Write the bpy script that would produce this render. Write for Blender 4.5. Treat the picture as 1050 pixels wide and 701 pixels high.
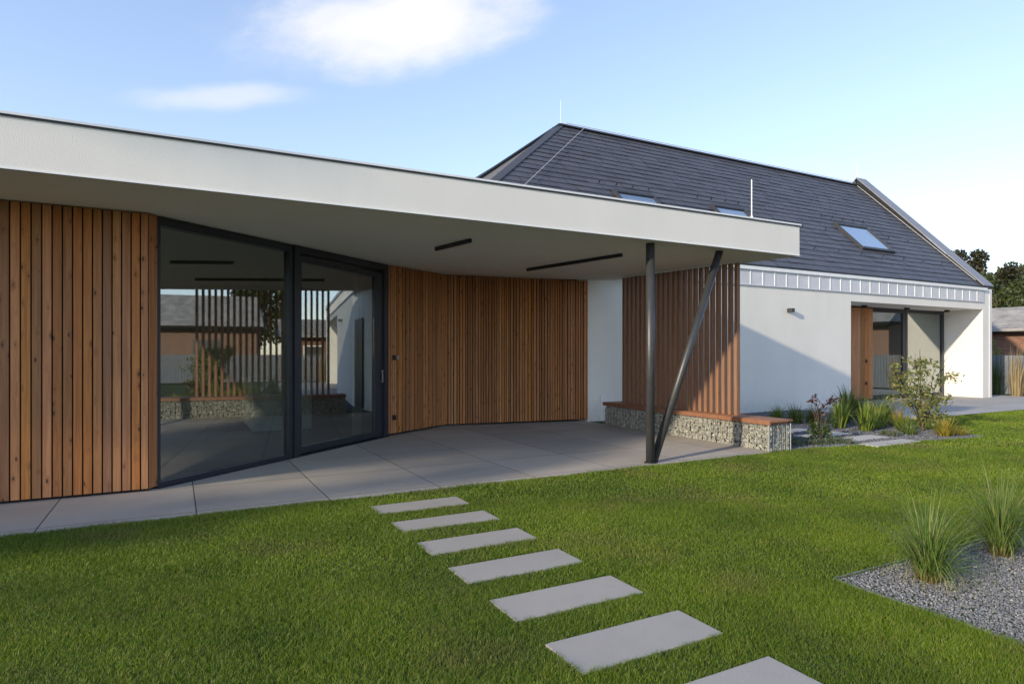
import bpy, math, random
import numpy as np
from mathutils import Vector, Matrix
random.seed(7); rng = np.random.default_rng(7)
S = bpy.context.scene
for o in list(bpy.data.objects): bpy.data.objects.remove(o)
R = math.radians
# ------------------------------------------------------------------ camera
# world axes: X runs along the houses, Y towards them, Z up, metres
YAW = 61.82
FOC = 643.0
cd = bpy.data.cameras.new('camera'); cam = bpy.data.objects.new('camera', cd); S.collection.objects.link(cam)
cam.location = (0, 0, 1.5); cam.rotation_euler = (R(90), 0, R(YAW-90))
cd.sensor_width = 36; cd.sensor_fit = 'HORIZONTAL'; cd.lens = FOC/1050*36; cd.shift_y = 11.5/1050
cd.clip_start = .05; cd.clip_end = 3000
S.camera = cam
FW = Vector((math.cos(R(YAW)), math.sin(R(YAW)), 0)); RT = Vector((math.sin(R(YAW)), -math.cos(R(YAW)), 0)); UP = Vector((0, 0, 1))
# ------------------------------------------------------------------ light
SUN = Vector((1, .25, -.315)).normalized()          # the way the light travels
ELEV = math.asin(-SUN.z); AZ = math.atan2(-SUN.x, -SUN.y)
W = bpy.data.worlds.new('World'); S.world = W; W.use_nodes = True
nt = W.node_tree; N = nt.nodes; L = nt.links
bg = N['Background']; bg.inputs['Strength'].default_value = .15
sky = N.new('ShaderNodeTexSky'); sky.sky_type = 'NISHITA'; sky.sun_disc = False
sky.sun_elevation = ELEV; sky.sun_rotation = AZ; sky.air_density = 1.0; sky.dust_density = .25; sky.ozone_density = 2.0
tc = N.new('ShaderNodeTexCoord')
def wm(op, a, b=None, c=None):
    n = N.new('ShaderNodeMath'); n.operation = op
    for i, x in enumerate((a, b, c)):
        if x is None: continue
        if isinstance(x, (int, float)): n.inputs[i].default_value = x
        else: L.new(x, n.inputs[i])
    return n.outputs[0]
def wdot(v):
    n = N.new('ShaderNodeVectorMath'); n.operation = 'DOT_PRODUCT'; L.new(tc.outputs['Generated'], n.inputs[0]); n.inputs[1].default_value = v; return n.outputs['Value']
def cloud(c, e1, a, b, ns, amp, seed, tilt=0.0):
    """a soft cloud round the fixed direction c of the sky"""
    c = c.normalized(); e1 = (e1 - c*e1.dot(c)).normalized(); e2 = e1.cross(c).normalized()
    if e2.z < 0: e2 = -e2
    dc = wm('MAXIMUM', wdot(c), .02); p = wm('DIVIDE', wdot(e1), dc); q = wm('DIVIDE', wdot(e2), dc)
    q = wm('SUBTRACT', q, wm('MULTIPLY', p, tilt))
    cv = N.new('ShaderNodeCombineXYZ'); L.new(p, cv.inputs[0]); L.new(wm('MULTIPLY', q, 2.0), cv.inputs[1]); cv.inputs[2].default_value = seed
    nz = N.new('ShaderNodeTexNoise'); nz.inputs['Scale'].default_value = ns; nz.inputs['Detail'].default_value = 8; nz.inputs['Roughness'].default_value = .58
    L.new(cv.outputs[0], nz.inputs['Vector'])
    r = wm('SQRT', wm('ADD', wm('POWER', wm('ABSOLUTE', wm('DIVIDE', p, a)), 2.0), wm('POWER', wm('ABSOLUTE', wm('DIVIDE', q, b)), 2.0)))
    r = wm('ADD', r, wm('MULTIPLY', wm('SUBTRACT', nz.outputs['Fac'], .5), amp))
    mr = N.new('ShaderNodeMapRange'); mr.interpolation_type = 'SMOOTHERSTEP'; mr.inputs['From Min'].default_value = 1.1; mr.inputs['From Max'].default_value = .15
    L.new(r, mr.inputs['Value'])
    m2 = wm('MULTIPLY', mr.outputs[0], wm('GREATER_THAN', wdot(c), .05))
    return m2
def skydir(x, y): return FW*FOC + RT*(x-525) + UP*(362-y)
m1 = cloud(skydir(405, 26), RT, .25, .078, 6, 1.25, 1.3, .14)
m2 = cloud(skydir(225, 99), RT, .14, .022, 9, .9, 4.1, .05)
mm = wm('MAXIMUM', wm('MULTIPLY', m1, .82), wm('MULTIPLY', m2, .42))
mx = N.new('ShaderNodeMix'); mx.data_type = 'RGBA'; L.new(mm, mx.inputs['Factor'])
tn = N.new('ShaderNodeMix'); tn.data_type = 'RGBA'; tn.blend_type = 'MULTIPLY'; tn.inputs['Factor'].default_value = 1; gm = N.new('ShaderNodeGamma'); gm.inputs['Gamma'].default_value = .74; L.new(sky.outputs[0], gm.inputs['Color']); L.new(gm.outputs[0], tn.inputs['A']); tn.inputs['B'].default_value = (1.17, 1.17, 1.37, 1)
L.new(tn.outputs['Result'], mx.inputs['A'])
mx.inputs['B'].default_value = (3.1, 3.1, 3.25, 1); L.new(mx.outputs['Result'], bg.inputs['Color'])
sd = bpy.data.lights.new('sun', 'SUN'); sd.energy = 2.1; sd.angle = R(1.2); sd.color = (1, .87, .70)
so = bpy.data.objects.new('sun', sd); S.collection.objects.link(so); so.rotation_euler = SUN.to_track_quat('-Z', 'Y').to_euler()
V = S.view_settings; V.view_transform = 'Standard'; V.look = 'None'; V.gamma = 1; V.exposure = 1.25; V.use_curve_mapping = False
V.use_white_balance = True; V.white_balance_temperature = 7050; V.white_balance_tint = 8
S.render.engine = 'CYCLES'
# ------------------------------------------------------------------ helpers
C = S.collection
class MB:
    def __init__(s): s.v = []; s.f = []
    def add(s, vs, fs):
        n = len(s.v); s.v += [tuple(p) for p in vs]; s.f += [tuple(i+n for i in f) for f in fs]; return s
    def box(s, x0, x1, y0, y1, z0, z1):
        return s.add([(x0,y0,z0),(x1,y0,z0),(x1,y1,z0),(x0,y1,z0),(x0,y0,z1),(x1,y0,z1),(x1,y1,z1),(x0,y1,z1)],
                     [(0,3,2,1),(4,5,6,7),(0,1,5,4),(1,2,6,5),(2,3,7,6),(3,0,4,7)])
    def bar(s, a, b, w, h, up=(0,0,1)):
        """a box along a-b, w across (sideways), h along up"""
        a = Vector(a); b = Vector(b); d = (b-a).normalized(); u = Vector(up); r = d.cross(u).normalized(); u = r.cross(d).normalized()
        vs = [p + r*i*w/2 + u*j*h/2 for p in (a, b) for i, j in ((-1,-1),(1,-1),(1,1),(-1,1))]
        return s.add(vs, [(0,1,2,3),(7,6,5,4),(0,4,5,1),(1,5,6,2),(2,6,7,3),(3,7,4,0)])
    def tube(s, pts, rad, n=8, cap=True):
        pts = [Vector(p) for p in pts]; rs = rad if isinstance(rad, (list, tuple)) else [rad]*len(pts); vs = []; fs = []
        for i, p in enumerate(pts):
            d = (pts[min(i+1, len(pts)-1)] - pts[max(i-1, 0)]).normalized()
            a = d.orthogonal().normalized() if i == 0 else (a - d*a.dot(d)).normalized()
            b = d.cross(a)
            vs += [p + (a*math.cos(2*math.pi*k/n) + b*math.sin(2*math.pi*k/n))*rs[i] for k in range(n)]
        for i in range(len(pts)-1):
            for k in range(n): fs.append((i*n+k, i*n+(k+1)%n, (i+1)*n+(k+1)%n, (i+1)*n+k))
        if cap: fs += [tuple(range(n-1,-1,-1)), tuple(range((len(pts)-1)*n, len(pts)*n))]
        return s.add(vs, fs)
    def prism(s, poly, z0, z1):
        """poly: list of (x,y) ccw; z0,z1 numbers or lists"""
        n = len(poly); a = z0 if isinstance(z0, (list, tuple)) else [z0]*n; b = z1 if isinstance(z1, (list, tuple)) else [z1]*n
        vs = [(p[0],p[1],a[i]) for i, p in enumerate(poly)] + [(p[0],p[1],b[i]) for i, p in enumerate(poly)]
        return s.add(vs, [tuple(range(n-1,-1,-1)), tuple(range(n, 2*n))] + [(i,(i+1)%n,n+(i+1)%n,n+i) for i in range(n)])
    def sheet(s, poly, z): return s.add([(p[0],p[1],z) for p in poly], [tuple(range(len(poly)))])
    def build(s, name, mat, parent=None, smooth=False, bevel=0):
        me = bpy.data.meshes.new(name); me.from_pydata(s.v, [], s.f); me.update()
        o = bpy.data.objects.new(name, me); C.objects.link(o)
        for m in (mat if isinstance(mat, (list, tuple)) else [mat]): me.materials.append(m)
        if smooth: me.shade_smooth()
        if bevel:
            b = o.modifiers.new('bevel', 'BEVEL'); b.width = bevel; b.segments = 2; b.limit_method = 'ANGLE'; b.angle_limit = R(40)
        if parent:
            o.parent = parent
            if parent.parent is None: o.matrix_parent_inverse = parent.matrix_basis.inverted()
        return o
def fmesh(name, verts, faces_flat, fsize, mat, parent=None):
    """fast mesh from numpy: verts (n,3), faces_flat (m,fsize)"""
    me = bpy.data.meshes.new(name); n = len(verts); m = len(faces_flat)
    me.vertices.add(n); me.vertices.foreach_set('co', verts.astype(np.float32).ravel())
    me.loops.add(m*fsize); me.loops.foreach_set('vertex_index', faces_flat.astype(np.int32).ravel())
    me.polygons.add(m); me.polygons.foreach_set('loop_start', np.arange(0, m*fsize, fsize, dtype=np.int32))
    me.update(calc_edges=True); me.materials.append(mat)
    o = bpy.data.objects.new(name, me); C.objects.link(o)
    if parent: o.parent = parent; o.matrix_parent_inverse = parent.matrix_basis.inverted()
    return o
def tag(o, label=None, cat=None, group=None, kind=None):
    if label: o['label'] = label
    if cat: o['category'] = cat
    if group: o['group'] = group
    if kind: o['kind'] = kind
    return o
def empty(name, loc, label, cat, group=None):
    o = bpy.data.objects.new(name, None); C.objects.link(o); o.location = loc; o.empty_display_size = .3
    return tag(o, label, cat, group)
# ------------------------------------------------------------------ materials
class NT:
    def __init__(s, name):
        s.m = bpy.data.materials.new(name); s.m.use_nodes = True; s.t = s.m.node_tree; s.N = s.t.nodes; s.L = s.t.links
        s.b = s.N['Principled BSDF']; s.o = s.N['Material Output']; s.tc = s.N.new('ShaderNodeTexCoord')
    def put(s, inp, x):
        if isinstance(x, bpy.types.NodeSocket): s.L.new(x, inp)
        else: inp.default_value = x
    def math(s, op, *a):
        n = s.N.new('ShaderNodeMath'); n.operation = op
        for i, x in enumerate(a): s.put(n.inputs[i], x)
        return n.outputs[0]
    def map(s, scale=(1,1,1), loc=(0,0,0), vec=None, rot=(0,0,0)):
        n = s.N.new('ShaderNodeMapping'); s.put(n.inputs['Vector'], vec or s.tc.outputs['Object'])
        n.inputs['Scale'].default_value = scale; n.inputs['Rotation'].default_value = rot; s.put(n.inputs['Location'], loc); return n.outputs[0]
    def noise(s, sc, det=4, vec=None, rough=.55, dist=0):
        n = s.N.new('ShaderNodeTexNoise'); n.inputs['Scale'].default_value = sc; n.inputs['Detail'].default_value = det
        n.inputs['Roughness'].default_value = rough; n.inputs['Distortion'].default_value = dist
        s.L.new(vec or s.tc.outputs['Object'], n.inputs['Vector']); return n.outputs['Fac']
    def vor(s, sc, vec=None, out='Distance', feat='F1'):
        n = s.N.new('ShaderNodeTexVoronoi'); n.feature = feat; n.inputs['Scale'].default_value = sc; s.L.new(vec or s.tc.outputs['Object'], n.inputs['Vector']); return n.outputs[out]
    def ramp(s, fac, stops):
        n = s.N.new('ShaderNodeValToRGB'); e = n.color_ramp.elements
        while len(e) < len(stops): e.new(.5)
        for i, (p, c) in enumerate(stops): e[i].position = p; e[i].color = (c[0], c[1], c[2], 1) if not isinstance(c, (int, float)) else (c, c, c, 1)
        s.put(n.inputs[0], fac); return n.outputs[0]
    def mix(s, f, a, b, mode='MIX'):
        n = s.N.new('ShaderNodeMix'); n.data_type = 'RGBA'; n.blend_type = mode; s.put(n.inputs['Factor'], f)
        for k, x in (('A', a), ('B', b)):
            s.put(n.inputs[k], x if isinstance(x, bpy.types.NodeSocket) else (x[0], x[1], x[2], 1))
        return n.outputs['Result']
    def range(s, v, a, b, c=0, d=1):
        n = s.N.new('ShaderNodeMapRange'); s.put(n.inputs[0], v); n.inputs[1].default_value = a; n.inputs[2].default_value = b; n.inputs[3].default_value = c; n.inputs[4].default_value = d; return n.outputs[0]
    def island(s):
        n = s.N.new('ShaderNodeNewGeometry'); return n.outputs['Random Per Island']
    def bump(s, h, dist=.01, st=1):
        n = s.N.new('ShaderNodeBump'); n.inputs['Distance'].default_value = dist; n.inputs['Strength'].default_value = st; s.L.new(h, n.inputs['Height']); s.L.new(n.outputs[0], s.b.inputs['Normal'])
    def col(s, x): s.put(s.b.inputs['Base Color'], x if isinstance(x, bpy.types.NodeSocket) else (x[0], x[1], x[2], 1)); return s
    def rough(s, x): s.put(s.b.inputs['Roughness'], x); return s
    def metal(s, x): s.b.inputs['Metallic'].default_value = x; return s
def stucco(name, c):
    n = NT(name); big = n.noise(.7, 3); st = n.noise(1, 4, n.map((3, 3, .5)))
    k = n.mix(n.range(big, .35, .65), (c[0]*.95, c[1]*.95, c[2]*.955), c); k = n.mix(n.range(st, .45, .8, 0, .35), k, (c[0]*.88, c[1]*.88, c[2]*.88))
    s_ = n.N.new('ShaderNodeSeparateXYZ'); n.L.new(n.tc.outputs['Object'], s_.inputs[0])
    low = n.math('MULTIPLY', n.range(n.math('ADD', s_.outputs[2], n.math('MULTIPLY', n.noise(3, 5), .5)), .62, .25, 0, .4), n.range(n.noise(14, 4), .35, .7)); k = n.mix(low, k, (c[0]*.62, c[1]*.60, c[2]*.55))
    n.col(k).rough(.92); n.bump(n.noise(120, 3), .005, .55); return n.m
def wood(name, base, dark, light, knots=1.0, grain=1.0, rough=.62):
    n = NT(name); isl = n.island()
    off = n.N.new('ShaderNodeCombineXYZ'); n.L.new(n.math('MULTIPLY', isl, 37), off.inputs[0]); n.L.new(n.math('MULTIPLY', isl, 91), off.inputs[2])
    ad = n.N.new('ShaderNodeVectorMath'); ad.operation = 'ADD'; n.L.new(n.tc.outputs['Object'], ad.inputs[0]); n.L.new(off.outputs[0], ad.inputs[1])
    v = ad.outputs[0]
    # knots: stretched cells, only some of them used
    kv = n.map((13, 13, 5.5), vec=v)
    kd = n.vor(1, kv); kc = n.vor(1, kv, 'Color')
    sep = n.N.new('ShaderNodeSeparateColor'); n.L.new(kc, sep.inputs[0])
    on = n.math('GREATER_THAN', sep.outputs[0], .5)
    knot = n.math('MULTIPLY', n.range(kd, .17, .07), on); halo = n.math('MULTIPLY', n.range(kd, .42, .1), on)
    wv = n.N.new('ShaderNodeVectorMath'); wv.operation = 'ADD'
    n.L.new(n.map((38, 38, 1.1), vec=v), wv.inputs[0])
    cx = n.N.new('ShaderNodeCombineXYZ'); n.L.new(n.math('MULTIPLY', halo, 1.6), cx.inputs[0]); n.L.new(n.math('MULTIPLY', halo, 1.2), cx.inputs[1]); n.L.new(cx.outputs[0], wv.inputs[1])
    g = n.noise(1, 5, wv.outputs[0], .6, .6)
    f = n.noise(1, 3, n.map((240, 240, 5), vec=v))
    big = n.noise(1, 2, n.map((4, 4, .8), vec=v))
    c = n.mix(n.range(g, .3, .68), dark, base); c = n.mix(n.range(f, .4, .8, 0, .45*grain), c, light)
    c = n.mix(n.range(big, .35, .7, 0, .45), c, (base[0]*.7, base[1]*.62, base[2]*.58))
    hs = n.N.new('ShaderNodeHueSaturation'); n.L.new(c, hs.inputs['Color'])
    n.L.new(n.range(isl, 0, 1, .68, 1.22), hs.inputs['Value']); n.L.new(n.range(n.math('FRACT', n.math('MULTIPLY', isl, 17.3)), 0, 1, .497, .503), hs.inputs['Hue'])
    n.L.new(n.range(n.math('FRACT', n.math('MULTIPLY', isl, 7.7)), 0, 1, .93, 1.06), hs.inputs['Saturation'])
    c = n.mix(n.math('MULTIPLY', halo, .35*knots), hs.outputs[0], (base[0]*.42, base[1]*.32, base[2]*.28)); c = n.mix(n.math('MULTIPLY', knot, .9*knots), c, (.035, .015, .008))
    n.col(c).rough(rough); n.bump(n.math('ADD', g, n.math('MULTIPLY', f, .5)), .004, .5); return n.m
def plain(name, c, rough=.5, metal=0, var=.12, sc=6, bump=0, bsc=60):
    n = NT(name); k = n.mix(n.range(n.noise(sc, 4), .3, .7), tuple(x*(1-var) for x in c), tuple(min(1, x*(1+var)) for x in c)); n.col(k).metal(metal)
    n.rough(n.range(n.noise(sc*2, 3), .3, .7, rough*.9, min(1, rough*1.1)))
    if bump: n.bump(n.noise(bsc, 3), .004, bump)
    return n.m
M = {}
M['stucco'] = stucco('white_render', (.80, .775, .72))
M['fascia'] = stucco('fascia_render', (.80, .775, .72))
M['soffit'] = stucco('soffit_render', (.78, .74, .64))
M['larch'] = wood('larch_cladding', (.50, .205, .066), (.24, .082, .025), (.64, .32, .13))
M['larch_fine'] = wood('larch_battens', (.56, .24, .080), (.25, .09, .028), (.68, .35, .145), knots=1.2)
M['fin'] = wood('oiled_fins', (.36, .18, .09), (.20, .095, .045), (.47, .27, .15), knots=.35)
M['bench'] = wood('oiled_bench', (.32, .15, .08), (.22, .085, .04), (.46, .24, .13), knots=.3)
M['dark'] = plain('dark_backing', (.012, .010, .009), .9)
M['anth'] = plain('anthracite_metal', (.028, .034, .045), .38, .2, .08)
M['column'] = plain('column_paint', (.055, .058, .062), .42, .3, .1)
M['black'] = plain('black_metal', (.012, .012, .013), .45, 0)
M['white_metal'] = plain('white_metal', (.78, .78, .77), .35, .1, .04)
M['zinc'] = plain('light_zinc', (.60, .615, .65), .55, .0, .07, 3)
M['coping'] = plain('grey_coping', (.25, .26, .29), .6, .2, .08, 3)
M['steel'] = plain('galvanised_steel', (.42, .44, .46), .45, .7, .15, 20)
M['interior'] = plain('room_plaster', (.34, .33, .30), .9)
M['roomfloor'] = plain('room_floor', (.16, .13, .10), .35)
M['island'] = plain('counter_white', (.62, .70, .68), .4)
M['bark'] = plain('bark', (.10, .075, .055), .9, 0, .3, 20, .8)
M['soil'] = plain('soil', (.035, .028, .02), .95, 0, .3, 12, .8)
M['brick'] = plain('brown_brick', (.16, .075, .05), .85)
def glass(name, refl, tint):
    n = NT(name); n.N.remove(n.b)
    g = n.N.new('ShaderNodeBsdfGlossy'); g.inputs['Roughness'].default_value = .0; g.inputs['Color'].default_value = (.93, .97, 1, 1)
    bp = n.N.new('ShaderNodeBump'); bp.inputs['Distance'].default_value = .004; bp.inputs['Strength'].default_value = .03
    n.L.new(n.noise(.9, 2), bp.inputs['Height']); n.L.new(bp.outputs[0], g.inputs['Normal'])
    t = n.N.new('ShaderNodeBsdfTransparent'); t.inputs['Color'].default_value = (*tint, 1)
    lw = n.N.new('ShaderNodeLayerWeight'); lw.inputs['Blend'].default_value = .5; fz = n.math('POWER', lw.outputs['Facing'], 4.0)
    m = n.N.new('ShaderNodeMixShader'); n.L.new(n.range(fz, 0, 1, refl, 1), m.inputs[0]); n.L.new(t.outputs[0], m.inputs[1]); n.L.new(g.outputs[0], m.inputs[2])
    n.L.new(m.outputs[0], n.o.inputs['Surface']); return n.m
M['glass'] = glass('window_glass', .22, (.70, .76, .73))
M['skyglass'] = glass('skylight_glass', .45, (.5, .55, .6))
def slate():
    n = NT('slate_tiles'); isl = n.island(); g = n.noise(1, 4, n.map((3, 3, 3)))
    c = n.mix(isl, (.056, .057, .068), (.080, .081, .094)); c = n.mix(n.range(g, .35, .7, 0, .5), c, (.085, .085, .095))
    n.col(c).rough(n.range(n.noise(14, 3), .3, .7, .42, .6)); n.bump(n.noise(45, 4), .004, .35); return n.m
M['slate'] = slate()
def paving(name, c, ju=None, jv=None, ou=0, ov=0):
    n = NT(name); sp = n.noise(230, 2, rough=.7); big = n.noise(1.1, 5); mid = n.noise(7, 5)
    k = n.mix(n.range(sp, .33, .67), tuple(x*.68 for x in c), tuple(min(1, x*1.24) for x in c)); k = n.mix(n.range(big, .4, .68, 0, .5), k, tuple(x*.76 for x in c)); k = n.mix(n.range(mid, .5, .8, 0, .25), k, tuple(x*.7 for x in c))
    h = n.math('MULTIPLY', sp, .15)
    if ju:
        s = n.N.new('ShaderNodeSeparateXYZ'); n.L.new(n.tc.outputs['Object'], s.inputs[0])
        def line(x, p, o):
            f = n.math('FRACT', n.math('DIVIDE', n.math('SUBTRACT', x, o-1000*p), p)); d = n.math('MULTIPLY', n.math('MINIMUM', f, n.math('SUBTRACT', 1.0, f)), p)
            return n.range(d, .0065, .0035), n.math('FLOOR', n.math('DIVIDE', n.math('SUBTRACT', x, o-1000*p), p))
        a, fa = line(s.outputs[0], ju, ou); b, fb = line(s.outputs[1], jv, ov); j = n.math('MAXIMUM', a, b)
        wn = n.N.new('ShaderNodeTexWhiteNoise'); cb = n.N.new('ShaderNodeCombineXYZ'); n.L.new(fa, cb.inputs[0]); n.L.new(fb, cb.inputs[1]); n.L.new(cb.outputs[0], wn.inputs['Vector'])
        hs = n.N.new('ShaderNodeHueSaturation'); n.L.new(k, hs.inputs['Color']); n.L.new(n.range(wn.outputs['Value'], 0, 1, .9, 1.07), hs.inputs['Value']); k = hs.outputs[0]
        k = n.mix(j, k, (.05, .045, .04)); h = n.math('SUBTRACT', h, n.math('MULTIPLY', j, 1.0))
    n.col(k).rough(.8); n.bump(h, .004, .9); return n.m
M['deck'] = paving('terrace_slabs', (.47, .425, .375), 1.22, 1.22, .17, 7.88)
M['path'] = paving('path_slabs', (.42, .41, .40), 1.2, 1.2, .3, 8.3)
M['stone'] = paving('stepping_slab', (.39, .362, .325))
M['bedslab'] = paving('bed_slab', (.52, .49, .45))
def ground():
    n = NT('lawn_soil'); c = n.mix(n.range(n.noise(.35, 4), .35, .65), (.045, .075, .014), (.065, .085, .02)); c = n.mix(n.range(n.noise(60, 3), .35, .7), c, (.03, .045, .012)); n.col(c).rough(.95); n.bump(n.noise(80, 3), .02, 1); return n.m
M['ground'] = ground()
def blades():
    n = NT('grass_blades'); isl = n.island()
    a = n.ramp(isl, [(0, (.085, .165, .006)), (.35, (.15, .25, .008)), (.72, (.215, .305, .014)), (.93, (.29, .30, .05)), (1, (.38, .32, .14))])
    p = n.noise(.8, 5); d = n.range(n.noise(1.1, 4), .53, .70)
    a = n.mix(n.range(p, .36, .62, 0, .6), a, (.055, .115, .008), 'MIX'); a = n.mix(n.math('MULTIPLY', d, .42), a, (.20, .155, .06))
    n.col(a).rough(.55)
    tl = n.N.new('ShaderNodeBsdfTranslucent'); n.L.new(a, tl.inputs['Color']); m = n.N.new('ShaderNodeMixShader'); m.inputs[0].default_value = .3
    n.L.new(n.b.outputs[0], m.inputs[1]); n.L.new(tl.outputs[0], m.inputs[2]); n.L.new(m.outputs[0], n.o.inputs['Surface']); return n.m
M['blades'] = blades()
def leaf(name, cols, tr=.35, rough=.5):
    n = NT(name); isl = n.island(); k = len(cols); a = n.ramp(isl, [(i/(k-1), c) for i, c in enumerate(cols)]); n.col(a).rough(rough)
    tl = n.N.new('ShaderNodeBsdfTranslucent'); n.L.new(a, tl.inputs['Color']); m = n.N.new('ShaderNodeMixShader'); m.inputs[0].default_value = tr
    n.L.new(n.b.outputs[0], m.inputs[1]); n.L.new(tl.outputs[0], m.inputs[2]); n.L.new(m.outputs[0], n.o.inputs['Surface']); return n.m
M['tuft'] = leaf('tuft_leaf', [(.06, .11, .02), (.10, .17, .03), (.16, .22, .05), (.30, .27, .10)])
M['bright'] = leaf('bright_leaf', [(.12, .19, .03), (.19, .26, .04), (.28, .32, .08)])
M['gold'] = leaf('gold_leaf', [(.25, .24, .03), (.38, .30, .04), (.45, .30, .06), (.16, .22, .04)])
def tuftmat():
    m = leaf('arching_grass_leaf', [(.07, .13, .02), (.11, .19, .03), (.15, .24, .05), (.20, .27, .07), (.28, .28, .11)]); t = m.node_tree; b = t.nodes['Principled BSDF']; src = b.inputs['Base Color'].links[0].from_socket
    tc_ = t.nodes.new('ShaderNodeTexCoord'); sp = t.nodes.new('ShaderNodeSeparateXYZ'); t.links.new(tc_.outputs['Object'], sp.inputs[0]); mr = t.nodes.new('ShaderNodeMapRange'); mr.inputs[1].default_value = .10; mr.inputs[2].default_value = -.02; mr.inputs[3].default_value = 0; mr.inputs[4].default_value = .75; t.links.new(sp.outputs[2], mr.inputs[0])
    mx_ = t.nodes.new('ShaderNodeMix'); mx_.data_type = 'RGBA'; t.links.new(mr.outputs[0], mx_.inputs['Factor']); t.links.new(src, mx_.inputs['A']); mx_.inputs['B'].default_value = (.30, .17, .09, 1); t.links.new(mx_.outputs['Result'], b.inputs['Base Color']); return m
M['arch'] = tuftmat()
M['straw'] = leaf('straw', [(.36, .28, .14), (.46, .36, .2), (.22, .2, .09)])
M['olive'] = leaf('olive_leaf', [(.09, .13, .03), (.16, .20, .05), (.24, .26, .08), (.34, .26, .10)])
M['red'] = leaf('red_leaf', [(.045, .014, .014), (.08, .02, .02), (.05, .035, .02)])
M['green'] = leaf('green_leaf', [(.03, .055, .014), (.05, .085, .02), (.08, .12, .03)])
M['sage'] = leaf('sage_leaf', [(.10, .13, .07), (.16, .19, .11), (.07, .1, .05)])
M['copper'] = leaf('copper_leaf', [(.03, .026, .022), (.05, .035, .028), (.05, .065, .022), (.07, .08, .03)])
M['treegreen'] = leaf('tree_leaf', [(.035, .055, .015), (.055, .08, .02), (.085, .11, .03), (.12, .12, .04)])
def gravel(name, cols):
    n = NT(name); isl = n.island(); k = len(cols); n.col(n.ramp(isl, [(i/(k-1), c) for i, c in enumerate(cols)])).rough(.8); n.bump(n.noise(150, 2), .003, .5); return n.m
M['gravel'] = gravel('grey_gravel', [(.09, .095, .105), (.16, .168, .18), (.24, .245, .26), (.12, .128, .14), (.19, .195, .205), (.36, .355, .35)])
M['gravel_shaded'] = gravel('shaded_bed_gravel', [(.07, .076, .09), (.12, .128, .145), (.17, .175, .19), (.10, .106, .12), (.24, .24, .25)])  # darker copy of the grey gravel, the bed's shade put into its colour
M['gravelbase'] = plain('gravel_bed_base', (.13, .135, .145), .9, 0, .35, 60, 1)
M['gabion'] = gravel('gabion_stone', [(.22, .22, .185), (.32, .32, .27), (.16, .165, .15), (.40, .395, .345), (.25, .26, .23), (.30, .275, .22)])
def fence_mat():
    n = NT('grey_fence_wood'); isl = n.island(); n.col(n.mix(n.noise(1, 3, n.map((20, 20, 1))), (.10, .115, .14), (.20, .22, .25), 'MIX')).rough(.8); return n.m
M['fence'] = fence_mat()
def brick():
    n = NT('brick_wall'); b = n.N.new('ShaderNodeTexBrick'); b.inputs['Scale'].default_value = 1; b.inputs['Brick Width'].default_value = .25; b.inputs['Row Height'].default_value = .08; b.inputs['Mortar Size'].default_value = .008
    b.inputs['Color1'].default_value = (.17, .075, .05, 1); b.inputs['Color2'].default_value = (.26, .12, .08, 1); b.inputs['Mortar'].default_value = (.2, .17, .14, 1)
    s = n.N.new('ShaderNodeSeparateXYZ'); n.L.new(n.tc.outputs['Object'], s.inputs[0]); c = n.N.new('ShaderNodeCombineXYZ'); n.L.new(n.math('ADD', s.outputs[0], s.outputs[1]), c.inputs[0]); n.L.new(s.outputs[2], c.inputs[1]); n.L.new(c.outputs[0], b.inputs['Vector'])
    n.col(b.outputs['Color']).rough(.9); return n.m
M['brick'] = brick()
M['oldroof'] = plain('weathered_roof_sheet', (.27, .26, .25), .85, 0, .3, 2.5, .6, 12)
# ------------------------------------------------------------------ ground, terrace, paths
LZ = -.006
DECK = [(-14, 6.55), (8.0, 6.55), (8.0, 11.15), (8.6, 11.6), (5, 12.4), (-14, 12.4)]
BED = [(8.46, 6.60), (12.86, 5.99), (13.1, 7.2), (14.6, 8.3), (14.6, 11.2), (8.46, 11.2)]
GRV = [(3.88, -2.0), (11.5, -2.0), (11.5, 2.68), (3.88, 2.68)]
PATH = [(14.6, 8.3), (60, 8.3), (60, 11.1), (26.2, 11.1), (26.2, 24), (24.4, 24), (24.4, 12.4), (14.6, 12.4)]
g = MB(); g.add([(-400,-400,LZ-.012),(600,-400,LZ-.012),(600,600,LZ-.012),(-400,600,LZ-.012)], [(0,1,2,3)])
tag(g.build('ground', M['ground']), kind='structure')
tag(MB().prism([(-14,6.55),(8.0,6.55),(8.0,11.6),(4.4,12.3),(2.6,10.5),(-.15,8.1),(-14,8.1)], -.1, 0).build('terrace', M['deck']), kind='structure')
tag(MB().prism([(14.6,8.3),(26.0,8.3),(26.0,24),(24.6,24),(24.6,12.5),(14.6,12.5)], -.1, .0).build('path', M['path']), kind='structure')
def inpoly(P, poly):
    x, y = P[:,0], P[:,1]; r = np.zeros(len(P), bool); n = len(poly)
    for i in range(n):
        (x1, y1), (x2, y2) = poly[i], poly[(i+1)%n]
        c = ((y1 > y) != (y2 > y)) & (x < (x2-x1)*(y-y1)/((y2-y1) or 1e-9) + x1); r ^= c
    return r
STONES = [(6.098,), (5.43,), (4.755,), (4.095,), (3.44,), (2.785,), (2.15,)]
srect = [(1.685, 2.60, v[0]-.345, v[0]) for v in STONES]
adj = ['next to the terrace', 'second from the terrace', 'third from the terrace', 'fourth from the terrace', 'fifth from the terrace', 'sixth from the terrace, nearest shown whole', 'cut off by the picture edge']
for i, (x0, x1, y0, y1) in enumerate(srect):
    o = MB().box(x0, x1, y0, y1, -.06, -.004).build('stepping_stone', M['stone'], bevel=.004)
    tag(o, 'pale grey rectangular stepping stone in the lawn, ' + adj[i], 'stepping stone', 'stepping stones leading across the lawn')
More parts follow.
